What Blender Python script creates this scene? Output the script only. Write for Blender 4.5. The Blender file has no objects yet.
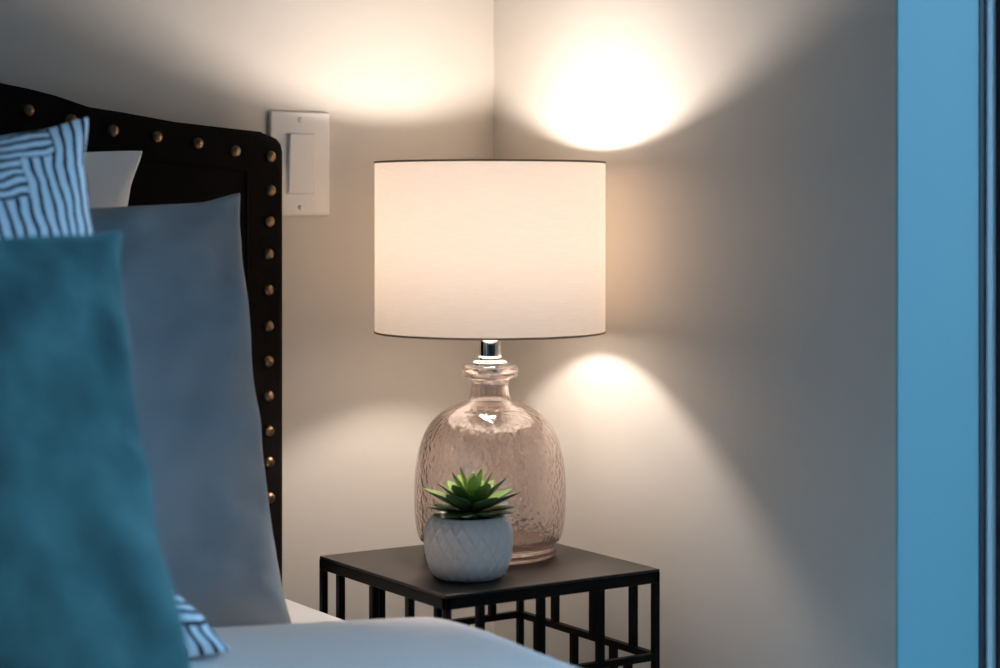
import bpy, bmesh, math, random
from mathutils import Vector, Matrix, noise
random.seed(7)
PI = math.pi
sc = bpy.context.scene
C = sc.collection

# ------------------------------------------------------------------ helpers
def link(name, me, mat=None, parent=None):
    o = bpy.data.objects.new(name, me)
    C.objects.link(o)
    if mat is not None:
        me.materials.append(mat)
    if parent is not None:
        o.parent = parent
    return o

def obj(name, bm, mat=None, parent=None, smooth=True, angle=None):
    me = bpy.data.meshes.new(name)
    bmesh.ops.recalc_face_normals(bm, faces=bm.faces[:])
    bm.to_mesh(me); bm.free()
    if smooth:
        for p in me.polygons: p.use_smooth = True
        if angle is not None:
            me.set_sharp_from_angle(angle=math.radians(angle))
    return link(name, me, mat, parent)

def thing(name, label, cat, loc=(0, 0, 0), rotz=0, group=None):
    o = bpy.data.objects.new(name, None)
    o.empty_display_size = 0.05
    C.objects.link(o)
    o.location = loc; o.rotation_euler = (0, 0, rotz)
    tag(o, label, cat, group)
    return o

def tag(o, label, cat, group=None):
    o['label'] = label; o['category'] = cat
    if group: o['group'] = group
    return o

def struct(name, bm, mat, parent=None, smooth=False):
    o = obj(name, bm, mat, parent, smooth=smooth)
    o['kind'] = 'structure'
    return o

def add_box(bm, lo, hi, bevel=0.0, seg=2):
    lo, hi = Vector(lo), Vector(hi)
    r = bmesh.ops.create_cube(bm, size=1.0)
    vs = r['verts']
    for v in vs:
        v.co = Vector((lo[i] + (v.co[i] + 0.5) * (hi[i] - lo[i]) for i in range(3)))
    if bevel > 0:
        es = list({e for v in vs for e in v.link_edges})
        bmesh.ops.bevel(bm, geom=es, offset=bevel, segments=seg, affect='EDGES', profile=0.5)
    return bm

def box(lo, hi, bevel=0.0, seg=2):
    return add_box(bmesh.new(), lo, hi, bevel, seg)

def add_lathe(bm, prof, n=64, c=(0, 0), closed=False):
    """prof: list of (radius, z)"""
    rings = []
    for r, z in prof:
        if r < 1e-6:
            rings.append([bm.verts.new((c[0], c[1], z))])
        else:
            rings.append([bm.verts.new((c[0] + r * math.cos(2 * PI * i / n), c[1] + r * math.sin(2 * PI * i / n), z)) for i in range(n)])
    pairs = list(zip(rings[:-1], rings[1:]))
    if closed: pairs.append((rings[-1], rings[0]))
    for a, b in pairs:
        for i in range(n):
            j = (i + 1) % n
            q = [a[i % len(a)], a[j % len(a)], b[j % len(b)], b[i % len(b)]]
            u = []
            for v in q:
                if v not in u: u.append(v)
            if len(u) > 2:
                bm.faces.new(u)
    return bm

def smooth_prof(pts, k=6):
    """Catmull-Rom through (r, z) points"""
    out = []
    P = [pts[0]] + list(pts) + [pts[-1]]
    for i in range(1, len(P) - 2):
        p0, p1, p2, p3 = P[i - 1], P[i], P[i + 1], P[i + 2]
        for s in range(k):
            t = s / k
            q = []
            for d in range(2):
                q.append(0.5 * (2 * p1[d] + (p2[d] - p0[d]) * t + (2 * p0[d] - 5 * p1[d] + 4 * p2[d] - p3[d]) * t * t + (3 * p1[d] - p0[d] - 3 * p2[d] + p3[d]) * t ** 3))
            out.append((max(q[0], 0), q[1]))
    out.append(pts[-1])
    return out

def add_tube(bm, pts, r, n=8):
    pts = [Vector(p) for p in pts]
    rings = []
    for i, p in enumerate(pts):
        d = (pts[min(i + 1, len(pts) - 1)] - pts[max(i - 1, 0)]).normalized()
        a = d.orthogonal().normalized() if abs(d.z) > 0.95 else d.cross(Vector((0, 0, 1))).normalized()
        b = d.cross(a)
        rings.append([bm.verts.new(p + (a * math.cos(2 * PI * k / n) + b * math.sin(2 * PI * k / n)) * r) for k in range(n)])
    for A, B in zip(rings[:-1], rings[1:]):
        for k in range(n):
            bm.faces.new((A[k], A[(k + 1) % n], B[(k + 1) % n], B[k]))
    bm.faces.new(rings[0][::-1]); bm.faces.new(rings[-1])
    return bm

def fbm(p, s, o=3):
    v, a = 0, 1
    for i in range(o):
        v += a * noise.noise(Vector(p) * s); s *= 2.1; a *= 0.5
    return v

# ------------------------------------------------------------------ materials
def mat(name, col=(0.8, 0.8, 0.8), rough=0.5, metal=0.0, spec=0.5, sheen=0.0, bump=None, mottled=None, sheen_tint=None):
    m = bpy.data.materials.new(name); m.use_nodes = True
    nt = m.node_tree; p = nt.nodes['Principled BSDF']
    p.inputs['Base Color'].default_value = (*col, 1)
    p.inputs['Roughness'].default_value = rough
    p.inputs['Metallic'].default_value = metal
    p.inputs['Specular IOR Level'].default_value = spec
    p.inputs['Sheen Weight'].default_value = sheen
    if sheen_tint: p.inputs['Sheen Tint'].default_value = (*sheen_tint, 1)
    tc = nt.nodes.new('ShaderNodeTexCoord')
    if mottled:
        scale, col2, lo, hi = mottled
        n = nt.nodes.new('ShaderNodeTexNoise'); n.inputs['Scale'].default_value = scale; n.inputs['Detail'].default_value = 4
        r = nt.nodes.new('ShaderNodeMapRange'); r.inputs[1].default_value = lo; r.inputs[2].default_value = hi
        x = nt.nodes.new('ShaderNodeMix'); x.data_type = 'RGBA'
        x.inputs[6].default_value = (*col, 1); x.inputs[7].default_value = (*col2, 1)
        nt.links.new(tc.outputs['Object'], n.inputs['Vector'])
        nt.links.new(n.outputs['Fac'], r.inputs[0]); nt.links.new(r.outputs[0], x.inputs[0])
        nt.links.new(x.outputs[2], p.inputs['Base Color'])
    if bump:
        scale, strength, dist = bump
        n = nt.nodes.new('ShaderNodeTexNoise'); n.inputs['Scale'].default_value = scale; n.inputs['Detail'].default_value = 5
        b = nt.nodes.new('ShaderNodeBump'); b.inputs['Strength'].default_value = strength; b.inputs['Distance'].default_value = dist
        nt.links.new(tc.outputs['Object'], n.inputs['Vector'])
        nt.links.new(n.outputs['Fac'], b.inputs['Height']); nt.links.new(b.outputs['Normal'], p.inputs['Normal'])
    return m

class NT:
    """tiny node-math helper"""
    def __init__(s, nt): s.nt = nt
    def m(s, op, a, b=None, c=None):
        n = s.nt.nodes.new('ShaderNodeMath'); n.operation = op
        for i, v in enumerate((a, b, c)):
            if v is None: continue
            if isinstance(v, (int, float)): n.inputs[i].default_value = v
            else: s.nt.links.new(v, n.inputs[i])
        return n.outputs[0]

M_wall = mat('wall_paint', (0.675, 0.625, 0.565), 0.55, spec=0.3, bump=(260, 0.05, 0.002))
M_ceiling = mat('ceiling_paint', (0.66, 0.64, 0.61), 0.8, spec=0.2, bump=(200, 0.05, 0.002))
M_far = mat('charcoal_wall_paint', (0.20, 0.20, 0.21), 0.6, spec=0.3, bump=(260, 0.05, 0.002))
M_ground = mat('paving_outside', (0.16, 0.17, 0.18), 0.9, bump=(3, 0.3, 0.02))
M_floor = mat('carpet', (0.11, 0.095, 0.08), 0.95, spec=0.1, bump=(500, 0.4, 0.004), mottled=(60, (0.08, 0.07, 0.06), 0.3, 0.7))
M_trim = mat('white_trim_paint', (0.80, 0.80, 0.80), 0.35, spec=0.4)
M_jamb = mat('jamb_paint', (0.215, 0.475, 0.50), 0.4, spec=0.9, bump=(150, 0.03, 0.002))
M_frame_dark = mat('dark_window_frame', (0.015, 0.02, 0.025), 0.4)
M_track = mat('white_metal_track', (0.86, 0.90, 0.92), 0.25, spec=0.9)
M_black_fabric = mat('black_linen', (0.006, 0.0045, 0.004), 0.9, spec=0.08, bump=(900, 0.35, 0.001), mottled=(300, (0.009, 0.007, 0.006), 0.3, 0.7))
M_bronze = mat('antique_bronze', (0.29, 0.19, 0.11), 0.36, metal=1.0, bump=(250, 0.25, 0.001), mottled=(180, (0.16, 0.10, 0.06), 0.35, 0.7))
M_white_plastic = mat('switch_plastic', (0.95, 0.91, 0.86), 0.32, spec=0.45)
M_screw = mat('switch_screw', (0.86, 0.81, 0.75), 0.35, spec=0.5)
M_black_metal = mat('black_powder_coat', (0.003, 0.003, 0.003), 0.5, spec=0.15, bump=(600, 0.08, 0.0006))
M_table_top = mat('black_tabletop', (0.022, 0.018, 0.016), 0.42, spec=0.45, bump=(500, 0.06, 0.0006))
M_chrome = mat('chrome', (0.86, 0.86, 0.87), 0.08, metal=1.0)
M_pot = mat('matte_white_ceramic', (0.88, 0.83, 0.78), 0.7, spec=0.3, bump=(300, 0.08, 0.001))
M_soil = mat('potting_soil', (0.03, 0.022, 0.015), 0.95, bump=(300, 0.6, 0.004))
M_sheet = mat('white_cotton', (0.84, 0.82, 0.81), 0.85, spec=0.15, sheen=0.1, bump=(700, 0.12, 0.001))
M_duvet = mat('white_duvet_cotton', (0.92, 0.84, 0.79), 0.85, spec=0.15, sheen=0.1, bump=(14, 0.25, 0.012))
M_white_pillow = mat('white_pillowcase', (0.90, 0.87, 0.84), 0.85, spec=0.15, bump=(500, 0.1, 0.001))
M_grey_pillow = mat('grey_pillowcase', (0.27, 0.30, 0.322), 0.8, spec=0.2, bump=(22, 0.2, 0.008))
M_teal = mat('teal_velvet', (0.062, 0.138, 0.130), 0.8, spec=0.15, sheen=0.6, sheen_tint=(0.25, 0.62, 0.75),
             bump=(30, 0.3, 0.006), mottled=(13, (0.028, 0.064, 0.062), 0.38, 0.66))
M_wood = mat('dark_wood', (0.05, 0.03, 0.02), 0.5)

def make_glass():
    m = bpy.data.materials.new('rose_glass'); m.use_nodes = True
    nt = m.node_tree; nt.nodes.clear()
    out = nt.nodes.new('ShaderNodeOutputMaterial')
    tc = nt.nodes.new('ShaderNodeTexCoord')
    vo = nt.nodes.new('ShaderNodeTexVoronoi'); vo.feature = 'SMOOTH_F1'; vo.inputs['Scale'].default_value = 190; vo.inputs['Smoothness'].default_value = 0.6
    no = nt.nodes.new('ShaderNodeTexNoise'); no.inputs['Scale'].default_value = 110
    ad = nt.nodes.new('ShaderNodeMath'); ad.operation = 'ADD'
    bp = nt.nodes.new('ShaderNodeBump'); bp.inputs['Strength'].default_value = 0.26; bp.inputs['Distance'].default_value = 0.003
    nt.links.new(tc.outputs['Object'], vo.inputs['Vector']); nt.links.new(tc.outputs['Object'], no.inputs['Vector'])
    nt.links.new(vo.outputs['Distance'], ad.inputs[0]); nt.links.new(no.outputs['Fac'], ad.inputs[1])
    nt.links.new(ad.outputs[0], bp.inputs['Height'])
    sx = nt.nodes.new('ShaderNodeSeparateXYZ'); nt.links.new(tc.outputs['Object'], sx.inputs[0])
    N = NT(nt)                                # hammered body, smooth neck, lip and foot
    up_ = nt.nodes.new('ShaderNodeMapRange'); up_.inputs[1].default_value = 0.178; up_.inputs[2].default_value = 0.150; nt.links.new(sx.outputs[2], up_.inputs[0])
    dn_ = nt.nodes.new('ShaderNodeMapRange'); dn_.inputs[1].default_value = 0.014; dn_.inputs[2].default_value = 0.024; nt.links.new(sx.outputs[2], dn_.inputs[0])
    nt.links.new(N.m('MULTIPLY', N.m('MULTIPLY', up_.outputs[0], dn_.outputs[0]), 0.15), bp.inputs['Strength'])
    gl = nt.nodes.new('ShaderNodeBsdfGlass'); gl.inputs['IOR'].default_value = 2.15; gl.inputs['Roughness'].default_value = 0.02
    gl.inputs['Color'].default_value = (0.975, 0.935, 0.918, 1)
    nt.links.new(bp.outputs['Normal'], gl.inputs['Normal'])
    tr = nt.nodes.new('ShaderNodeBsdfTransparent'); tr.inputs['Color'].default_value = (0.945, 0.89, 0.865, 1)
    mx = nt.nodes.new('ShaderNodeMixShader'); mx.inputs[0].default_value = 0.95
    nt.links.new(tr.outputs[0], mx.inputs[1]); nt.links.new(gl.outputs[0], mx.inputs[2])
    nt.links.new(mx.outputs[0], out.inputs['Surface'])
    return m
M_glass = make_glass()

def make_shade():
    m = bpy.data.materials.new('shade_linen'); m.use_nodes = True
    nt = m.node_tree; nt.nodes.clear()
    out = nt.nodes.new('ShaderNodeOutputMaterial')
    tc = nt.nodes.new('ShaderNodeTexCoord')
    mp = nt.nodes.new('ShaderNodeMapping'); mp.inputs['Scale'].default_value = (60, 60, 1600)
    no = nt.nodes.new('ShaderNodeTexNoise'); no.inputs['Scale'].default_value = 1.0; no.inputs['Detail'].default_value = 3
    cr = nt.nodes.new('ShaderNodeMapRange'); cr.inputs[1].default_value = 0.3; cr.inputs[2].default_value = 0.7; cr.inputs[3].default_value = 0.93; cr.inputs[4].default_value = 1.0
    nt.links.new(tc.outputs['Object'], mp.inputs['Vector']); nt.links.new(mp.outputs[0], no.inputs['Vector']); nt.links.new(no.outputs['Fac'], cr.inputs[0])
    def tint(c):
        x = nt.nodes.new('ShaderNodeMix'); x.data_type = 'RGBA'; x.blend_type = 'MULTIPLY'; x.inputs[0].default_value = 1
        x.inputs[6].default_value = (*c, 1); nt.links.new(cr.outputs[0], x.inputs[7]); return x.outputs[2]
    df = nt.nodes.new('ShaderNodeBsdfDiffuse'); nt.links.new(tint((0.86, 0.82, 0.77)), df.inputs['Color'])
    tl = nt.nodes.new('ShaderNodeBsdfTranslucent'); nt.links.new(tint((0.82, 0.675, 0.545)), tl.inputs['Color'])
    mx = nt.nodes.new('ShaderNodeMixShader'); mx.inputs[0].default_value = SHADE_T
    nt.links.new(df.outputs[0], mx.inputs[1]); nt.links.new(tl.outputs[0], mx.inputs[2])
    nt.links.new(mx.outputs[0], out.inputs['Surface'])
    return m

def make_emit(name, col, st):
    m = bpy.data.materials.new(name); m.use_nodes = True
    nt = m.node_tree; p = nt.nodes['Principled BSDF']
    p.inputs['Base Color'].default_value = (0.9, 0.88, 0.85, 1)
    p.inputs['Emission Color'].default_value = (*col, 1); p.inputs['Emission Strength'].default_value = st
    return m

def make_window_glass():
    m = bpy.data.materials.new('clear_window_glass'); m.use_nodes = True
    nt = m.node_tree; nt.nodes.clear()
    out = nt.nodes.new('ShaderNodeOutputMaterial')
    tr = nt.nodes.new('ShaderNodeBsdfTransparent'); tr.inputs['Color'].default_value = (0.93, 0.96, 0.97, 1)
    gl = nt.nodes.new('ShaderNodeBsdfGlossy'); gl.inputs['Roughness'].default_value = 0.01
    fr = nt.nodes.new('ShaderNodeFresnel'); fr.inputs['IOR'].default_value = 1.3
    mx = nt.nodes.new('ShaderNodeMixShader')
    nt.links.new(fr.outputs[0], mx.inputs[0]); nt.links.new(tr.outputs[0], mx.inputs[1]); nt.links.new(gl.outputs[0], mx.inputs[2])
    nt.links.new(mx.outputs[0], out.inputs['Surface'])
    return m

def make_striped():
    """off-white cotton with navy hand-drawn lines in blocks; uv = metres from the top right corner"""
    m = bpy.data.materials.new('navy_striped_cotton'); m.use_nodes = True
    nt = m.node_tree; p = nt.nodes['Principled BSDF']; p.inputs['Roughness'].default_value = 0.85; p.inputs['Specular IOR Level'].default_value = 0.15
    N = NT(nt)
    uv = nt.nodes.new('ShaderNodeUVMap'); uv.uv_map = 'UVMap'
    nz = nt.nodes.new('ShaderNodeTexNoise'); nz.inputs['Scale'].default_value = 26; nz.inputs['Detail'].default_value = 2
    nt.links.new(uv.outputs[0], nz.inputs['Vector'])
    sp = nt.nodes.new('ShaderNodeSeparateXYZ'); nt.links.new(uv.outputs[0], sp.inputs[0])
    wob = N.m('MULTIPLY', N.m('SUBTRACT', nz.outputs['Fac'], 0.5), 0.012)
    u = N.m('ADD', sp.outputs[0], wob); v = N.m('ADD', sp.outputs[1], wob)
    def line(c, per, duty):
        f = N.m('FRACT', N.m('DIVIDE', c, per))
        return N.m('LESS_THAN', N.m('ABSOLUTE', N.m('SUBTRACT', f, 0.5)), duty / 2)
    H = line(v, 0.0098, 0.38); V = line(u, 0.0128, 0.33)
    a1 = N.m('MULTIPLY', N.m('GREATER_THAN', u, 0.045), N.m('LESS_THAN', v, 0.034))
    a2 = N.m('MULTIPLY', N.m('GREATER_THAN', u, 0.082), N.m('MULTIPLY', N.m('GREATER_THAN', v, 0.034), N.m('LESS_THAN', v, 0.076)))
    far = N.m('MULTIPLY', N.m('GREATER_THAN', N.m('ADD', u, v), 0.30),
              N.m('LESS_THAN', N.m('FRACT', N.m('ADD', N.m('DIVIDE', v, 0.085), N.m('MULTIPLY', N.m('FLOOR', N.m('DIVIDE', u, 0.055)), 0.5))), 0.5))
    sel = N.m('MINIMUM', N.m('ADD', N.m('ADD', a1, a2), far), 1.0)
    ln = N.m('ADD', N.m('MULTIPLY', H, sel), N.m('MULTIPLY', V, N.m('SUBTRACT', 1.0, sel)))
    x = nt.nodes.new('ShaderNodeMix'); x.data_type = 'RGBA'
    x.inputs[6].default_value = (0.80, 0.84, 0.88, 1); x.inputs[7].default_value = (0.012, 0.016, 0.04, 1)
    nt.links.new(ln, x.inputs[0]); nt.links.new(x.outputs[2], p.inputs['Base Color'])
    return m

def make_leaf():
    m = bpy.data.materials.new('succulent_leaf'); m.use_nodes = True
    nt = m.node_tree; p = nt.nodes['Principled BSDF']; p.inputs['Roughness'].default_value = 0.38; p.inputs['Specular IOR Level'].default_value = 0.5
    p.inputs['Subsurface Weight'].default_value = 0.0
    a = nt.nodes.new('ShaderNodeAttribute'); a.attribute_name = 'leaf_tone'
    r = nt.nodes.new('ShaderNodeValToRGB')
    e = r.color_ramp.elements
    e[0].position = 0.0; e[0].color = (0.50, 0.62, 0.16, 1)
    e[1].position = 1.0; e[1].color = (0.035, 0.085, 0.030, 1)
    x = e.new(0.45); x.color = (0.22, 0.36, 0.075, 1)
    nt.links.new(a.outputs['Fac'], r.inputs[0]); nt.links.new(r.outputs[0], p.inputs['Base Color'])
    return m

# ------------------------------------------------------------------ key numbers (metres; the room corner is the origin)
SHADE_T = 0.150
BULB = 205.0
SKY = 1.15
CAM = Vector((-1.322, -2.050, 0.932))
PHI = math.radians(57.0)
TOP = 0.55                                   # table top height

# ------------------------------------------------------------------ the room
X0, Y0, H = -4.2, -5.2, 2.6
WT = 0.165                                           # wall thickness
WY1, WY2, WZ1, WZ2 = -0.697, -3.2, 0.12, 2.25       # window opening in the right wall
T = 0.1075                                           # depth of its reveal
struct('floor', box((X0 - .12, Y0 - .12, -0.1), (WT, 0.12, 0)), M_floor)
struct('ceiling', box((X0 - .12, Y0 - .12, H), (WT, 0.12, H + .1)), M_ceiling)
struct('wall_back', box((X0 - .12, 0, 0), (WT, 0.12, H)), M_wall)
struct('wall_left', box((X0 - .12, Y0, 0), (X0, 0, H)), M_far)
struct('wall_front', box((X0 - .12, Y0 - .12, 0), (WT, Y0, H)), M_far)
bm = bmesh.new()
add_box(bm, (0, WY1, 0), (WT, 0, H))
add_box(bm, (0, Y0, 0), (WT, WY2, H))
add_box(bm, (0, WY2, 0), (WT, WY1, WZ1))
add_box(bm, (0, WY2, WZ2), (WT, WY1, H))
struct('wall_right', bm, M_wall)
bm = bmesh.new(); add_box(bm, (X0, -0.012, 0), (0, 0, 0.09), 0.003); struct('baseboard_back', bm, M_trim)
bm = bmesh.new(); add_box(bm, (-0.012, WY1, 0), (0, -0.012, 0.09), 0.003); struct('baseboard_right', bm, M_trim)

struct('ground', box((-14, -26, -3.3), (26, 14, -3.0)), M_ground)
nb = bmesh.new()
add_box(nb, (5.0, 2.4, -3.0), (12.0, 12.0, 6.0))
for k in range(4):
    for zz_ in (-2.0, 0.9, 3.8):
        add_box(nb, (4.93, 3.4 + 2.2 * k, zz_ - 0.08), (5.02, 4.7 + 2.2 * k, zz_))
struct('neighbouring_building', nb, mat('dark_brickwork', (0.012, 0.016, 0.02), 0.9))
# window: lining boards, dark frame, bright metal track, panes
j = bmesh.new()
J = 0.003
add_box(j, (-0.001, WY1 - J, WZ1), (WT, WY1, WZ2), 0.001)
add_box(j, (-0.001, WY2, WZ1), (WT, WY2 + J, WZ2), 0.002)
add_box(j, (-0.001, WY2 + J, WZ2 - J), (WT, WY1 - J, WZ2), 0.002)
add_box(j, (-0.010, WY2 + J, WZ1), (WT, WY1 - J, WZ1 + J), 0.002)
win = struct('window_1', j, M_jamb)
f = bmesh.new()
FX, FW, FD = T + 0.0202, 0.008, 0.026
add_box(f, (FX, WY1 - J - FW, WZ1 + J), (FX + FD, WY1 - J, WZ2 - J), 0.0015)
add_box(f, (FX, WY2 + J, WZ1 + J), (FX + FD, WY2 + J + FW, WZ2 - J), 0.0015)
add_box(f, (FX, WY2 + J + FW, WZ2 - J - FW), (FX + FD, WY1 - J - FW, WZ2 - J), 0.0015)
add_box(f, (FX, WY2 + J + FW, WZ1 + J), (FX + FD, WY1 - J - FW, WZ1 + J + FW), 0.0015)
add_box(f, (FX, -1.96, WZ1 + J + FW), (FX + FD, -1.92, WZ2 - J - FW), 0.0015)
fr = obj('window_frame', f, M_frame_dark, win, smooth=False)
strip_bm = bmesh.new(); add_box(strip_bm, (T, WY1 - J - 0.0008, WZ1 + J), (T + 0.0082, WY1 - J, WZ2 - J))  # thin dark strip along the reveal, between jamb and track
obj('dark_strip', strip_bm, M_frame_dark, win, smooth=False)
t_ = bmesh.new()
add_box(t_, (T + 0.0083, WY1 - J - 0.0030, WZ1 + J), (FX - 0.0002, WY1 - J, WZ2 - J), 0.0007, 3)
obj('metal_track', t_, M_track, win)
g = bmesh.new()
add_box(g, (FX + 0.011, WY2 + J + FW, WZ1 + J + FW), (FX + 0.015, -1.96, WZ2 - J - FW))
add_box(g, (FX + 0.011, -1.92, WZ1 + J + FW), (FX + 0.015, WY1 - J - FW, WZ2 - J - FW))
obj('window_pane', g, make_window_glass(), win, smooth=False)

# ------------------------------------------------------------------ light switch on the back wall
def wall_back_pt(px, py, y=0.0):
    """point on the plane y = const seen at a pixel of the photograph"""
    s, c = math.sin(PHI), math.cos(PHI)
    l = (px - 500) / 1975.0
    D = (y - CAM.y) / (-c * l + s)
    return Vector((CAM.x + D * (s * l + c), y, CAM.z - (py - 205) / 1975.0 * D))

a = wall_back_pt(267.5, 111); b = wall_back_pt(327.5, 215.5)
sw = thing('light_switch', 'white rocker light switch plate on the wall beside the headboard', 'light switch', ((a.x + b.x) / 2, 0, (a.z + b.z) / 2))
W_, H_ = (b.x - a.x), (a.z - b.z)
bm = bmesh.new()
# plate: bevelled slab with the rocker opening framed
add_box(bm, (-W_ / 2, -0.0065, -H_ / 2), (W_ / 2, 0, H_ / 2), 0.0032, 4)
obj('wall_plate', bm, M_white_plastic, sw, angle=50)
# recessed opening border and the rocker paddle
rw, rh = W_ * 0.43, H_ * 0.565
bm = bmesh.new()
add_box(bm, (-rw / 2 - 0.0016, -0.0072, -rh / 2 - 0.0016), (rw / 2 + 0.0016, -0.005, rh / 2 + 0.0016), 0.0006, 2)
obj('rocker_frame', bm, M_screw, sw, angle=50)
bm = bmesh.new()
r = bmesh.ops.create_cube(bm, size=1)
for v in r['verts']:
    top = v.co.z > 0
    front = v.co.y < 0
    v.co = Vector((v.co.x * (rw - 0.001), (-0.0085 if not top else -0.0130) if front else -0.006, v.co.z * (rh - 0.001)))
bmesh.ops.bevel(bm, geom=bm.edges[:], offset=0.0009, segments=2, affect='EDGES')
obj('rocker', bm, M_white_plastic, sw, angle=40)
for s in (-1, 1):
    bm = bmesh.new()
    add_lathe(bm, [(0, 0.0016), (0.0022, 0.0013), (0.0031, 0.0), (0.0031, -0.001), (0, -0.001)], 20)
    add_box(bm, (-0.0004, -0.0028, 0.0008), (0.0004, 0.0028, 0.0020))
    bmesh.ops.rotate(bm, verts=bm.verts[:], matrix=Matrix.Rotation(PI / 2, 3, 'X'))
    bmesh.ops.translate(bm, verts=bm.verts[:], vec=(0, -0.0066, s * H_ * 0.42))
    obj('screw', bm, M_screw, sw, angle=40)

# ------------------------------------------------------------------ bed: frame with upholstered headboard, mattress, bedding, pillows
HBY = -0.062                                   # front face of the headboard
hb_px = [(282, 300), (282, 152), (280.5, 144), (276, 138.5), (268, 134.5), (258, 131.8), (224, 128), (172, 122), (120.6, 112.5), (86, 107.0), (52, 95.5), (25, 88.5), (0, 83.5)]
edge = [wall_back_pt(px + 3.0, py, HBY) for px, py in hb_px]
XR = edge[0].x
XC = XR - 0.79                                 # centre of the headboard
ex = [(p.x - XC, p.z) for p in edge]           # half outline, right side, from below up and inward
ex = [(ex[0][0], 0.12)] + ex[1:]
x_l, z_l = ex[-1]
sl = 0.22
for k in range(1, 9):                          # on to the crown of the arch, beyond the photograph
    t = k / 8
    ex.append((x_l * (1 - t), z_l + (0.085) * math.sin(t * PI / 2)))
outline = ex + [(-x, z) for x, z in ex[-2::-1]]
bed = thing('bed', 'bed with a black upholstered arched headboard edged in bronze nailheads', 'bed', (XC, 0, 0))
def slab(bm, out, y0, y1):
    A = [bm.verts.new((x, y0, z)) for x, z in out]; B = [bm.verts.new((x, y1, z)) for x, z in out]
    n = len(out)
    bm.faces.new(A); bm.faces.new(B[::-1])
    for i in range(n):
        bm.faces.new((A[i], B[i], B[(i + 1) % n], A[(i + 1) % n]))
    return A
bm = bmesh.new()
A = slab(bm, outline, HBY, -0.004)
fe = [e for e in bm.edges if e.verts[0].co.y < HBY + 1e-5 and e.verts[1].co.y < HBY + 1e-5]
bmesh.ops.bevel(bm, geom=fe, offset=0.009, segments=4, affect='EDGES', profile=0.5)
hb = obj('headboard', bm, M_black_fabric, bed, angle=45)
# padded inner panel and the seam that follows the border
def top_z(x):
    for (x0, z0), (x1, z1) in zip(outline[:-1], outline[1:]):
        if x1 <= x <= x0 and x0 > x1: return z0 + (z1 - z0) * (x - x0) / (x1 - x0)
    return z_l
xe = ex[0][0] - 0.047
inn = [(xe, 0.13)] + [(xe * (1 - k / 40), top_z(xe * (1 - k / 40)) - 0.046) for k in range(81)] + [(-xe, 0.13)]
bm = bmesh.new()
add_tube(bm, [(x, HBY - 0.0002, z) for x, z in inn], 0.0015, 6)
obj('seam_piping', bm, M_black_fabric, hb)
# nailheads: positions measured on the photograph, carried on round the arch by symmetry
nail_px = [(269.5, 498), (269, 462), (269, 431), (268.5, 396), (268.5, 361), (268.5, 326), (268.5, 290), (268.5, 254), (269.5, 221.5), (270.5, 190.5), (270.5, 156.5),
           (235.5, 151), (198, 143.5), (157, 137), (113, 130.5), (71, 120), (28.5, 110.5)]
nails = [wall_back_pt(px, py, HBY) for px, py in nail_px]
nails = [(p.x - XC, p.z) for p in nails]
x, z = nails[-1]
st = 0.05
n_more = max(1, round(x / st))
for k in range(1, n_more + 1):
    t = k / n_more
    nails.append((x * (1 - t), z + 0.092 * math.sin(t * PI / 2)))
nm = bmesh.new()
prof = [(0.0066 * math.cos(t * PI / 2 / 5), 0.0044 * math.sin(t * PI / 2 / 5)) for t in range(5)] + [(0, 0.0044)]
add_lathe(nm, [(0.0066, -0.003)] + prof, 20)
bmesh.ops.rotate(nm, verts=nm.verts[:], matrix=Matrix.Rotation(PI / 2, 3, 'X'))
first = obj('nailhead', nm, M_bronze, hb)
spots = nails + [(-x, z) for x, z in nails if x > 0.01]
for i, (x, z) in enumerate(spots):
    o = first if i == 0 else first.copy()
    if i: C.objects.link(o); o.parent = hb
    o.location = (x, HBY, z)
bm = bmesh.new()
add_box(bm, (-0.745, -2.04, 0.16), (-0.715, -0.066, 0.30), 0.006)
add_box(bm, (0.715, -2.04, 0.16), (0.745, -0.066, 0.30), 0.006)
add_box(bm, (-0.745, -2.07, 0.16), (0.745, -2.041, 0.30), 0.006)
add_box(bm, (-0.714, -2.04, 0.285), (0.714, -0.066, 0.299))
obj('side_rail', bm, M_black_fabric, bed, angle=40)
for sx in (-0.70, 0.70):
    for sy in (-2.0, -0.16):
        bm = bmesh.new(); add_lathe(bm, [(0, 0), (0.02, 0), (0.03, 0.16), (0, 0.16)], 20, (sx, sy)); obj('leg', bm, M_wood, bed, angle=40)

MZ = 0.508                                    # top of the mattress
MX1, MX0 = -0.333, XC - 0.76
bm = box((MX0, -2.03, 0.3005), (MX1, -0.07, MZ), 0.030, 6)
mt = obj('mattress', bm, M_sheet, None, angle=60)
tag(mt, 'white sheeted mattress edge showing beside the grey pillow and nightstand', 'mattress')

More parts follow.
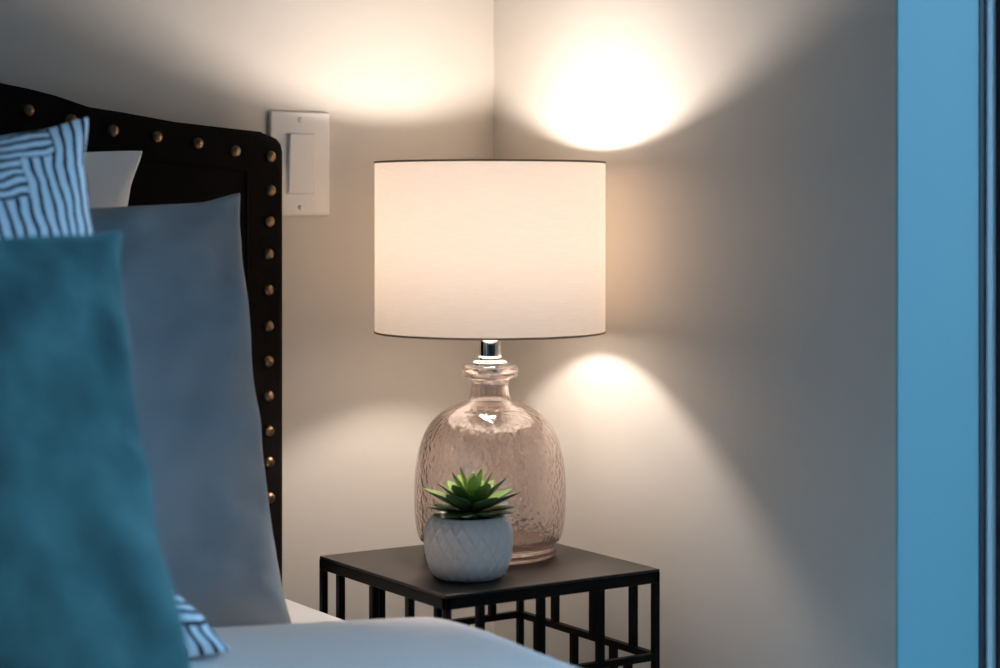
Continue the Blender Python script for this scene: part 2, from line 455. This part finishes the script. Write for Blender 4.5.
# duvet: folded-back comforter with a rounded head edge and a rounded fall over the side
def duvet():
    bm = bmesh.new()
    nx, ny = 110, 110
    XA, XB = MX0 + 0.0, -0.300                 # far left / hanging right side
    DZ = MZ + 0.038
    def head(x):                              # where the head edge lies
        return -0.330 - 0.105 * max(0.0, (x + 0.62) / 0.3) - 0.008 * math.sin(x * 9)
    rows = []
    prof = []
    # cross-section (x, z): flat top then a rounded shoulder and the hanging side
    R = 0.085
    N1 = 80
    for i in range(N1):
        prof.append((XA + (XB - R - XA) * i / (N1 - 1), 0.0))
    for i in range(1, 15):
        t = i / 14 * PI / 2
        prof.append((XB - R + R * math.sin(t), -R * (1 - math.cos(t))))
    for i in range(1, 10):
        prof.append((XB - 0.004 * i / 9, -R - 0.17 * i / 9))
    for jy in range(ny + 1):
        s = jy / ny
        row = []
        for x, dz in prof:
            y = head(x) + (-2.15 - head(x)) * s ** 1.6
            dy = head(x) - y                   # distance from the head edge
            e = min(dy / 0.062, 1.0)
            rise = math.sqrt(max(0.0, 1 - (1 - e) ** 2))
            flat = max(0.0, 1 + dz / R)
            puff = 0.005 * fbm((x * 1.0, y, 0.3), 3.2, 3) * min(1, dy / 0.1) + 0.005 * math.exp(-((dy - 0.10) / 0.07) ** 2)
            z = (MZ + 0.003) + (DZ - MZ - 0.003) * rise + puff * flat + dz * (0.35 + 0.65 * e)
            xx = x + (0.012 * fbm((3.1, y, z), 4.0, 2) - 0.012) * (1 - flat)
            if dz < -1e-6: z += 0.0
            row.append(bm.verts.new((xx, y, z)))
        rows.append(row)
    for a, b in zip(rows[:-1], rows[1:]):
        for i in range(len(a) - 1):
            bm.faces.new((a[i], a[i + 1], b[i + 1], b[i]))
    return bm
dv = obj('duvet', duvet(), M_duvet)
tag(dv, 'white duvet folded back across the bed in front of the nightstand', 'duvet')
sm_ = dv.modifiers.new('thick', 'SOLIDIFY'); sm_.thickness = 0.003; sm_.offset = -1

def interp(tab, x):
    for (x0, y0), (x1, y1) in zip(tab[:-1], tab[1:]):
        if x0 <= x <= x1:
            f = (x - x0) / (x1 - x0); f = f * f * (3 - 2 * f) * 0.5 + f * 0.5
            return y0 + (y1 - y0) * f
    return tab[0][1] if x < tab[0][0] else tab[-1][1]

from mathutils.bvhtree import BVHTree
def bvh_of(o, off=(0, 0, 0)):
    off = Vector(off)
    return BVHTree.FromPolygons([v.co + off for v in o.data.vertices], [tuple(p.vertices) for p in o.data.polygons])

def settle(o, others, step, most=60):
    """move a soft thing by small steps until it only touches what carries it"""
    step = Vector(step)
    trees = [bvh_of(q) for q in others]
    for k in range(most):
        if not any(bvh_of(o, step * k).overlap(t) for t in trees): break
    for v in o.data.vertices: v.co += step * k
    return o

def rest_on(o, supports, gap=0.004):
    """the underside of a soft thing takes the shape of what carries it"""
    trees = []
    for q in supports:
        dg = bpy.context.evaluated_depsgraph_get(); trees.append(BVHTree.FromObject(q, dg))
    for v in o.data.vertices:
        h = -9
        for dx, dy in ((0, 0), (.012, 0), (-.012, 0), (0, .012), (0, -.012)):
            for t in trees:
                hit = t.ray_cast(Vector((v.co.x + dx, v.co.y + dy, 2)), Vector((0, 0, -1)))
                if hit[0] is not None: h = max(h, hit[0].z)
        if v.co.z < h + gap: v.co.z = h + gap - 0.0015 * max(0, min(1, (h - v.co.z) / 0.05))

def cushion(br, tr, width, thick, material, label, side_in, top_in, name='throw_cushion', n=72, wr=0.004, seed=0.0, flat=0.42, twist=0.0):
    """pillow built on its two right-hand corners (bottom br, top tr), width to the left.
    side_in / top_in: how far the edge draws in (metres) along the side (-1 bottom .. 1 top) and the top and bottom (0 middle .. 1 corner)"""
    br, tr = Vector(br), Vector(tr)
    v = (tr - br); hgt = v.length; v.normalize()
    u = Vector((-1, twist, 0)).normalized(); u = (u - v * u.dot(v)).normalized()
    nrm = v.cross(u).normalized()
    if nrm.y > 0: nrm = -nrm                  # towards the foot of the bed
    bm = bmesh.new()
    grid = {}; uvs = {}
    def warp(x): return math.sin(x * PI / 2)
    for side in (1, -1):
        for i in range(n + 1):
            for k in range(n + 1):
                s, t = warp(-1 + 2 * i / n), warp(-1 + 2 * k / n)
                if (i in (0, n) or k in (0, n)) and side == -1: continue
                di = interp(side_in, t) * abs(s) ** 3 * (1 if s > 0 else -1)
                dk = interp(top_in, abs(s)) * abs(t) ** 3 * (1 if t > 0 else -1)
                f = max(0.0, (1 - s * s) * (1 - t * t)) ** flat
                p = br + u * (width * (1 - s) / 2 + di) + v * (hgt * (t + 1) / 2 - dk)
                w = fbm((s * 1.7 + seed, t * 1.7, seed + side), 1.6, 4) * wr * (0.4 + f)
                m_ = max(abs(s), abs(t))
                rad = wr * 1.5 * math.sin(13 * math.atan2(t, s) + seed * 3 + 3 * fbm((s, t, seed), 2, 2)) * m_ ** 6 * (1 - m_ ** 24)
                p = p + nrm * side * (thick / 2 * f) + nrm * (w + rad * side)
                vt = bm.verts.new(p)
                grid[(side, i, k)] = vt
                uvs[vt] = (width * (1 - s) / 2, hgt * (1 - t) / 2)
    def g(side, i, k):
        if i in (0, n) or k in (0, n): side = 1
        return grid[(side, i, k)]
    uvl = bm.loops.layers.uv.new('UVMap')
    for side in (1, -1):
        for i in range(n):
            for k in range(n):
                q = [g(side, i, k), g(side, i + 1, k), g(side, i + 1, k + 1), g(side, i, k + 1)]
                if side == -1: q.reverse()
                fc = bm.faces.new(q)
                for lp in fc.loops: lp[uvl].uv = uvs[lp.vert]
    o = obj(name, bm, material)
    tag(o, label, 'pillow' if name == 'sleeping_pillow' else 'cushion')
    return o

pt = wall_back_pt
def to_cam(o):                                # small step away from the headboard, towards the foot of the bed
    c = max((v.co for v in o.data.vertices), key=lambda q: q.x + 0.5 * q.z)
    d = Vector((CAM.x - c.x, CAM.y - c.y, 0)).normalized()
    return d * 0.004
pw = cushion(pt(137, 612, -0.155), pt(142.5, 151, -0.105), 0.66, 0.080, M_white_pillow,
        'white pillow corner peeking up between striped cushion and headboard',
        [(-1, 0), (-0.8, 0.016), (0, 0.03), (0.6, 0.024), (0.82, 0.014), (1, 0)], [(0, 0.012), (0.7, 0.009), (1, 0)], 'sleeping_pillow', wr=0.003, seed=2.2, twist=-0.05)
settle(pw, [hb], (0, -0.003, 0)); rest_on(pw, [mt])
pg = cushion(pt(292, 622, -0.275), pt(240, 193, -0.195), 0.69, 0.135, M_grey_pillow,
        'large plain blue-grey pillow leaning upright in front of the white one',
        [(-1, 0), (-0.85, 0.008), (-0.4, 0.012), (0, 0.012), (0.6, 0.010), (0.85, 0.006), (1, 0)], [(0, 0.008), (0.6, 0.009), (0.86, 0.009), (1, 0)], 'sleeping_pillow', wr=0.009, seed=5.1)
settle(pg, [pw, hb], to_cam(pg)); rest_on(pg, [mt, dv])
ps = cushion(pt(236, 657, -0.515), pt(88, 117, -0.345), 0.50, 0.12, make_striped(),
        'pale cushion with navy hand-drawn stripes in blocks behind the teal cushion',
        [(-1, 0), (-0.88, 0.016), (-0.70, 0.046), (-0.4, 0.052), (0, 0.048), (0.3, 0.036), (0.58, 0.026), (0.8, 0.018), (1, 0)], [(0, 0.014), (0.5, 0.013), (0.8, 0.009), (1, 0)], wr=0.003, seed=8.0, n=90)
settle(ps, [pg], to_cam(ps)); rest_on(ps, [mt, dv])
pteal = cushion(pt(214, 728, -0.755), pt(122, 231, -0.575), 0.44, 0.12, M_teal,
        'teal velvet cushion at the front of the bed pillows',
        [(-1, 0), (-0.8, 0.010), (-0.3, 0.018), (0.2, 0.018), (0.6, 0.013), (0.85, 0.008), (1, 0)], [(0, 0.010), (0.6, 0.008), (0.85, 0.005), (1, 0)], wr=0.006, seed=11.4)
settle(pteal, [ps], to_cam(pteal)); rest_on(pteal, [mt, dv])

# ------------------------------------------------------------------ nightstand
tx0, tx1, ty0, ty1 = -0.3156, -0.0516, -0.4025, -0.1385
ns = thing('nightstand', 'small square black metal nightstand with open staggered bar sides', 'nightstand', ((tx0 + tx1) / 2, (ty0 + ty1) / 2, 0))
hw = (tx1 - tx0) / 2; B_ = 0.0073; AP = 0.0145
obj('tabletop', box((-hw + 0.0002, -hw + 0.0002, TOP - 0.003), (hw - 0.0002, hw - 0.0002, TOP), 0.0008, 2), M_table_top, ns, smooth=False)
bm = bmesh.new()
for k in range(4):
    b2 = bmesh.new(); add_box(b2, (-hw, -hw, TOP - AP), (hw, -hw + B_, TOP - 0.003), 0.0006, 1)
    bmesh.ops.rotate(b2, verts=b2.verts[:], matrix=Matrix.Rotation(k * PI / 2, 3, 'Z'))
    me = bpy.data.meshes.new('tmp'); b2.to_mesh(me); b2.free(); bm.from_mesh(me); bpy.data.meshes.remove(me)
obj('apron', bm, M_black_metal, ns, smooth=False)
for sx in (-1, 1):
    for sy in (-1, 1):
        cx, cy = sx * (hw - B_ / 2), sy * (hw - B_ / 2)
        obj('leg', box((cx - B_ / 2, cy - B_ / 2, 0), (cx + B_ / 2, cy + B_ / 2, TOP - AP), 0.0006, 1), M_black_metal, ns, smooth=False)
STEP = 0.092
rings = [TOP - STEP * k for k in range(1, 6)]
up = (0.285, 0.565, 0.84); low = (0.150, 0.425, 0.705)
# the four sides, each a panel of rails and staggered bars; s runs back > right > front > left > back
corners = [(-1 * 0 + 1, 1), (1, -1), (-1, -1), (-1, 1)]
sides = [((hw, hw), (hw, -hw)), ((hw, -hw), (-hw, -hw)), ((-hw, -hw), (-hw, hw)), ((-hw, hw), (hw, hw))]
# side 1 of the photograph: the far-right side starts at the back corner
for (p, q) in sides:
    p, q = Vector(p), Vector(q)
    d = (q - p).normalized(); nn = Vector((-d.y, d.x))
    if nn.dot(p + q) > 0: nn = -nn            # inward
    L = (q - p).length
    bm = bmesh.new()
    def bar(t0, t1, z0, z1):
        a = p + d * t0; b = p + d * t1 + nn * B_
        add_box(bm, (min(a.x, b.x), min(a.y, b.y), z0), (max(a.x, b.x), max(a.y, b.y), z1))
    for rz in rings:
        bar(B_, L - B_, rz - B_ / 2, rz + B_ / 2)
    lev = [TOP - AP] + rings
    for k in range(len(rings)):
        z1 = lev[k] - (0 if k == 0 else B_ / 2); z0 = lev[k + 1] + B_ / 2
        for t in (up if k % 2 == 0 else low):
            bar(L * t - B_ / 2, L * t + B_ / 2, z0, z1)
    obj('side_panel', bm, M_black_metal, ns, smooth=False)

# ------------------------------------------------------------------ table lamp
LX, LY = -0.157, -0.236
K = 2.155 / 1975.0                            # metres per pixel at the lamp
def zz(py): return 0.932 - (py - 205) * K
def rr(px): return px * K
lamp = thing('table_lamp', 'table lamp with a rose glass bottle base and white drum shade, lit', 'lamp', (LX, LY, TOP))
def rel(pr): return [(r, z - TOP) for r, z in pr]
outer = [(rr(62), 0.5502), (rr(65.5), 0.5515), (rr(66.5), 0.5560), (rr(65.2), 0.5605), (rr(65.6), 0.5635)]
outer += smooth_prof([(rr(66.8), 0.5660), (rr(71.5), zz(536)), (rr(74.6), zz(522)), (rr(75.8), zz(500)), (rr(75.2), zz(476)), (rr(72.6), zz(455)), (rr(67.5), zz(437)),
                      (rr(59), zz(422)), (rr(47), zz(411)), (rr(34), zz(404.5)), (rr(24), zz(400.5)), (rr(20.5), zz(396.5)), (rr(18.9), zz(390)), (rr(18.6), zz(384)), (rr(19.4), zz(379.5))], 6)
outer += [(rr(21), zz(378)), (rr(25.5), zz(377.2)), (rr(27.6), zz(375.8)), (rr(28.3), zz(373)), (rr(28.4), zz(368)), (rr(27.8), zz(365.6)), (rr(26), zz(364.6)), (rr(18), zz(364.4))]
inner = [(rr(16), zz(365)), (rr(15.6), zz(378))]
th = 0.0032
inner += smooth_prof([(rr(15.6), zz(384)), (rr(16), zz(390)), (rr(17.6), zz(397)), (rr(22.5), zz(402.2)), (rr(33), zz(407.2)), (rr(45.6), zz(413.5)), (rr(57), zz(424)), (rr(65), zz(438.5)),
                      (rr(69.9), zz(456)), (rr(72.3), zz(477)), (rr(72.9), zz(500)), (rr(71.7), zz(521)), (rr(68.6), zz(534)), (rr(63), 0.5695), (rr(52), 0.5650)], 6)
inner += [(rr(30), 0.5640), (0, 0.5636)]
under = [(0, 0.5560), (rr(40), 0.5556), (rr(56), 0.5540), (rr(58), 0.5504)]
bm = bmesh.new()
add_lathe(bm, rel(outer + inner), 96)
# join underside
add_lathe(bm, rel(under + [(rr(62), 0.5502)]), 96)
bmesh.ops.remove_doubles(bm, verts=bm.verts[:], dist=1e-6)
obj('glass_base', bm, M_glass, lamp)
# chrome neck fittings
bm = bmesh.new()
add_lathe(bm, rel([(0, zz(364.2)), (rr(18.2), zz(364.2)), (rr(18.4), zz(362.8)), (rr(17.6), zz(361.2)), (rr(15), zz(360)), (rr(12.6), zz(359.6)), (rr(12.4), zz(358.6)), (rr(12.4), zz(356.2)), (rr(11.6), zz(355.4)), (0, zz(355.4))]), 48)
obj('collar', bm, M_chrome, lamp, angle=50)
bm = bmesh.new()
SB = zz(318)
add_lathe(bm, rel([(0, zz(355.3)), (rr(10.8), zz(355.3)), (rr(10.8), zz(325)), (rr(9.5), zz(322)), (rr(9.5), SB), (0, SB)]), 40)
obj('socket', bm, M_chrome, lamp, angle=50)
# stem from socket to bulb, bulb
BZ = 0.9140
bm = bmesh.new()
add_lathe(bm, rel([(0, SB), (0.0125, SB), (0.0135, SB + 0.02), (0.0135, BZ - 0.022), (0.0, BZ - 0.022)]), 32)
obj('bulb_holder', bm, M_white_plastic, lamp, angle=50)
bm = bmesh.new()
BA, BB = 0.032, 0.0135                        # a flat, wide bulb
pr = [(0, BZ - 0.0215), (0.0125, BZ - 0.0215), (0.0135, BZ - 0.0150)]
for k in range(0, 17):
    t = -1.05 + (PI / 2 + 1.05) * k / 16
    pr.append((BA * math.cos(t), BZ + BB * math.sin(t)))
pr[-1] = (0, BZ + BB)
add_lathe(bm, rel(pr), 32)
obj('bulb', bm, make_emit('warm_bulb', (1.0, 0.885, 0.80), BULB), lamp)
# drum shade with rolled rims and its fitter
SR = rr(115.3)
ZT, ZB = zz(162.3), zz(332)
bm = bmesh.new()
n = 128
rings_ = []
for k in range(9):
    z = ZB + (ZT - ZB) * k / 8 - TOP
    rings_.append([bm.verts.new((SR * math.cos(2 * PI * i / n), SR * math.sin(2 * PI * i / n), z)) for i in range(n)])
for A, B in zip(rings_[:-1], rings_[1:]):
    for i in range(n): bm.faces.new((A[i], A[(i + 1) % n], B[(i + 1) % n], B[i]))
sh = obj('lamp_shade', bm, make_shade(), lamp)
M_rim = mat('shade_rim', (0.42, 0.31, 0.21), 0.8)
for nm_, z in (('top_rim', ZT), ('bottom_rim', ZB)):
    bm = bmesh.new()
    s_ = 1 if nm_ == 'top_rim' else -1
    prof = [(SR + 0.0006, z - TOP - s_ * 0.0016), (SR + 0.0009, z - TOP), (SR + 0.0002, z - TOP + s_ * 0.0006), (SR - 0.0012, z - TOP + s_ * 0.0004), (SR - 0.0012, z - TOP - s_ * 0.0016)]
    add_lathe(bm, prof, 128, closed=True)
    obj(nm_, bm, M_rim, sh)
bm = bmesh.new()
FZ = SB - 0.004 - TOP
add_lathe(bm, [(0.0112, FZ - 0.001), (0.021, FZ - 0.001), (0.021, FZ + 0.001), (0.0112, FZ + 0.001)], 32, closed=True)
for k in range(3):
    t = 2 * PI * k / 3 + 0.5
    c, s = math.cos(t), math.sin(t)
    add_tube(bm, [(0.02 * c, 0.02 * s, FZ), (0.10 * c, 0.10 * s, FZ), (0.118 * c, 0.118 * s, FZ - 0.006), (SR * c * 0.993, SR * s * 0.993, ZB - TOP + 0.002)], 0.0012, 6)
obj('shade_fitter', bm, M_white_plastic, sh, angle=50)

# ------------------------------------------------------------------ potted succulent
# pot axis at pixel column 468.5, standing on the table
PD = 0.382 / ((577.0 - 205) / 1975.0)
pl_ = (468.5 - 500) / 1975.0 * PD
s_, c_ = math.sin(PHI), math.cos(PHI)
PX, PY = CAM.x + s_ * pl_ + c_ * PD, CAM.y - c_ * pl_ + s_ * PD
kp = PD / 1975.0
pot = thing('potted_succulent', 'green succulent in a white diamond-textured pot before the lamp', 'potted plant', (PX, PY, TOP))
ph = 62.5 * kp
pp = smooth_prof([(29.5, 0.0), (33.5, 2.2), (38.2, 10), (41.6, 22), (42.9, 34), (42.2, 46), (39.6, 55.5), (36.6, 61.0)], 14)
pp = [(r * kp, z * kp) for r, z in pp]
bm = bmesh.new()
n = 352
ringv = []
zmax = pp[-1][1]
NL = 22
for r, z in pp:
    row = []
    for i in range(n):
        th_ = 2 * PI * i / n
        q = z / zmax
        a_ = (th_ / (2 * PI) * NL + q * 3.3) % 1.0
        b_ = (th_ / (2 * PI) * NL - q * 3.3) % 1.0
        da, db = min(a_, 1 - a_), min(b_, 1 - b_)
        g_ = max(0.0, 1 - da / 0.2), max(0.0, 1 - db / 0.2)
        ridge = max(g_) * 0.0017 * min(1, q / 0.08) * min(1, (1 - q) / 0.06)
        tilt = (a_ - 0.5) * 0.0009 * min(1, q / 0.08) * min(1, (1 - q) / 0.06)
        R_ = r + ridge + tilt
        row.append(bm.verts.new((R_ * math.cos(th_), R_ * math.sin(th_), z)))
    ringv.append(row)
rt = pp[-1][0]
for r, z in [(rt - 0.0010, zmax + 0.0012), (rt - 0.0026, zmax + 0.0014), (rt - 0.0042, zmax), (rt - 0.0048, zmax - 0.010), (rt - 0.006, zmax - 0.02)]:
    ringv.append([bm.verts.new((r * math.cos(2 * PI * i / n), r * math.sin(2 * PI * i / n), z)) for i in range(n)])
for A, B in zip(ringv[:-1], ringv[1:]):
    for i in range(n): bm.faces.new((A[i], A[(i + 1) % n], B[(i + 1) % n], B[i]))
bm.faces.new(ringv[0][::-1]); bm.faces.new(ringv[-1])
obj('pot', bm, M_pot, pot)
bm = bmesh.new()
add_lathe(bm, [(0, zmax - 0.002), (0.012, zmax - 0.003), (rt - 0.0050, zmax - 0.005), (rt - 0.0056, zmax - 0.012), (0, zmax - 0.012)], 40)
obj('soil', bm, M_soil, pot)
bm = bmesh.new()
tone = bm.verts.layers.float.new('leaf_tone')
def leaf(az, el, length, width, thick, base_r, base_z, curl, tn):
    """one fleshy pointed leaf"""
    nl, nc = 14, 10
    prev = None
    ca, sa = math.cos(az), math.sin(az)
    for k in range(nl + 1):
        t = k / nl
        e = el + curl * t
        if k == 0: pos = [base_r, base_z]
        else:
            pos = [pos[0] + math.cos(e) * length / nl, pos[1] + math.sin(e) * length / nl]
        w = width * (0.45 + 1.9 * t - 2.35 * t ** 2.2) if t < 0.999 else 0
        w = width * max(0.0, (0.42 + 0.58 * math.sin(min(t / 0.55, 1) * PI / 2)) * (1 - max(0, (t - 0.58) / 0.42) ** 1.8))
        h = thick * (1 - 0.75 * t) * (w / width) ** 0.5 if w > 0 else 0
        ring = []
        if k == nl:
            v = bm.verts.new((pos[0] * ca, pos[0] * sa, pos[1])); v[tone] = min(1, tn + 0.35); ring = [v]
        else:
            for c in range(nc):
                ph_ = 2 * PI * c / nc
                x_ = math.cos(ph_) * w / 2
                y_ = math.sin(ph_)
                y_ = y_ * h * (0.35 if y_ > 0 else 0.75) + 0.35 * abs(x_) ** 1.3 * 2.2      # cupped upper face
                rad_ = pos[0] - math.sin(e) * y_; zz_ = pos[1] + math.cos(e) * y_
                v = bm.verts.new((rad_ * ca - x_ * sa, rad_ * sa + x_ * ca, zz_))
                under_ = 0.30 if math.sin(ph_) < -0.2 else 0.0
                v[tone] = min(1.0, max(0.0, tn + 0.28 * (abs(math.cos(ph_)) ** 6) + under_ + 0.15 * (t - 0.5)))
                ring.append(v)
        if prev:
            if len(ring) == 1:
                for c in range(nc): bm.faces.new((prev[c], prev[(c + 1) % nc], ring[0]))
            else:
                for c in range(nc): bm.faces.new((prev[c], prev[(c + 1) % nc], ring[(c + 1) % nc], ring[c]))
        else:
            bm.faces.new(ring[::-1])
        prev = ring
GA = math.radians(137.5)
specs = []
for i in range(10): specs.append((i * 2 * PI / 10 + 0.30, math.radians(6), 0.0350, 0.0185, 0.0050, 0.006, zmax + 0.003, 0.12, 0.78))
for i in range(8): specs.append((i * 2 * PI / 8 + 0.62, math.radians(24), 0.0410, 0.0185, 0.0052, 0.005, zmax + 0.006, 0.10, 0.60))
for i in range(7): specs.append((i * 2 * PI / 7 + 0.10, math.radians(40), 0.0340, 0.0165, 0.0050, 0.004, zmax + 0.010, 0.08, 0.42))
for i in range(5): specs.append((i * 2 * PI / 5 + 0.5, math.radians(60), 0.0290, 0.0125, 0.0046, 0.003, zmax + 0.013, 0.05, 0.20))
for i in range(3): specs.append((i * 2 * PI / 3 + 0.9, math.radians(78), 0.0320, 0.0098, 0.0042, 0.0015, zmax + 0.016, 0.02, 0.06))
to_lamp = math.atan2(LY - PY, LX - PX)
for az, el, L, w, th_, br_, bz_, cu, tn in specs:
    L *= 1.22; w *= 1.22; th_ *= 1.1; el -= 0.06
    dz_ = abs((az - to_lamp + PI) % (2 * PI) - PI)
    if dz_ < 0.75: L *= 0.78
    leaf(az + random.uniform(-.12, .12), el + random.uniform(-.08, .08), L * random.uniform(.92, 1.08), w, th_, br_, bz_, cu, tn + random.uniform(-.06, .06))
add_lathe(bm, [(0, zmax - 0.003), (0.006, zmax - 0.003), (0.0055, zmax + 0.012), (0.002, zmax + 0.020), (0, zmax + 0.021)], 12)
bmesh.ops.translate(bm, verts=bm.verts[:], vec=(0.0032, -0.0021, 0.001))
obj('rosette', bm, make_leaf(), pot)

# ------------------------------------------------------------------ light: dusk sky through the window (the bulb is the other source)
w = bpy.data.worlds.new('dusk'); sc.world = w; w.use_nodes = True
bg = w.node_tree.nodes['Background']
bg.inputs['Color'].default_value = (0.30, 0.61, 0.96, 1)
wt = w.node_tree; wn = NT(wt)
tcw = wt.nodes.new('ShaderNodeTexCoord')
dp = wt.nodes.new('ShaderNodeVectorMath'); dp.operation = 'DOT_PRODUCT'
dp.inputs[1].default_value = Vector((0.80, -0.36, 0.48)).normalized()      # the brighter side of the evening sky
wt.links.new(tcw.outputs['Generated'], dp.inputs[0])
glow = wn.m('POWER', wn.m('MAXIMUM', dp.outputs['Value'], 0.0), 7.0)
wt.links.new(wn.m('MULTIPLY', wn.m('ADD', wn.m('MULTIPLY', glow, 8.0), 1.1), SKY), bg.inputs['Strength'])
pl = bpy.data.lights.new('window_portal', 'AREA'); pl.shape = 'RECTANGLE'
pl.size = WY1 - WY2; pl.size_y = WZ2 - WZ1
pl.cycles.is_portal = True
po = bpy.data.objects.new('window_portal', pl); C.objects.link(po)
po.location = (WT - 0.005, (WY1 + WY2) / 2, (WZ1 + WZ2) / 2)
po.rotation_euler = (PI / 2, 0, PI / 2)       # facing into the room

# ------------------------------------------------------------------ camera
cd = bpy.data.cameras.new('camera'); cam = bpy.data.objects.new('camera', cd); C.objects.link(cam)
cam.location = CAM
cam.rotation_euler = (PI / 2, 0, PHI - PI / 2)
cd.sensor_width = 36; cd.lens = 1975 / 1000 * 36
cd.shift_y = -(334 - 205) / 1000
cd.clip_start = 0.02
cd.dof.use_dof = True; cd.dof.focus_distance = 2.14; cd.dof.aperture_fstop = 3.4
sc.camera = cam

sc.view_settings.view_transform = 'Standard'; sc.view_settings.look = 'None'
sc.view_settings.gamma = 1; sc.view_settings.exposure = 0; sc.view_settings.use_curve_mapping = False
cy = sc.cycles
cy.use_denoising = True
cy.max_bounces = 14; cy.diffuse_bounces = 6; cy.glossy_bounces = 6; cy.transmission_bounces = 12; cy.transparent_max_bounces = 12
cy.sample_clamp_indirect = 4.0
cy.caustics_refractive = True; cy.caustics_reflective = True; cy.blur_glossy = 0.5
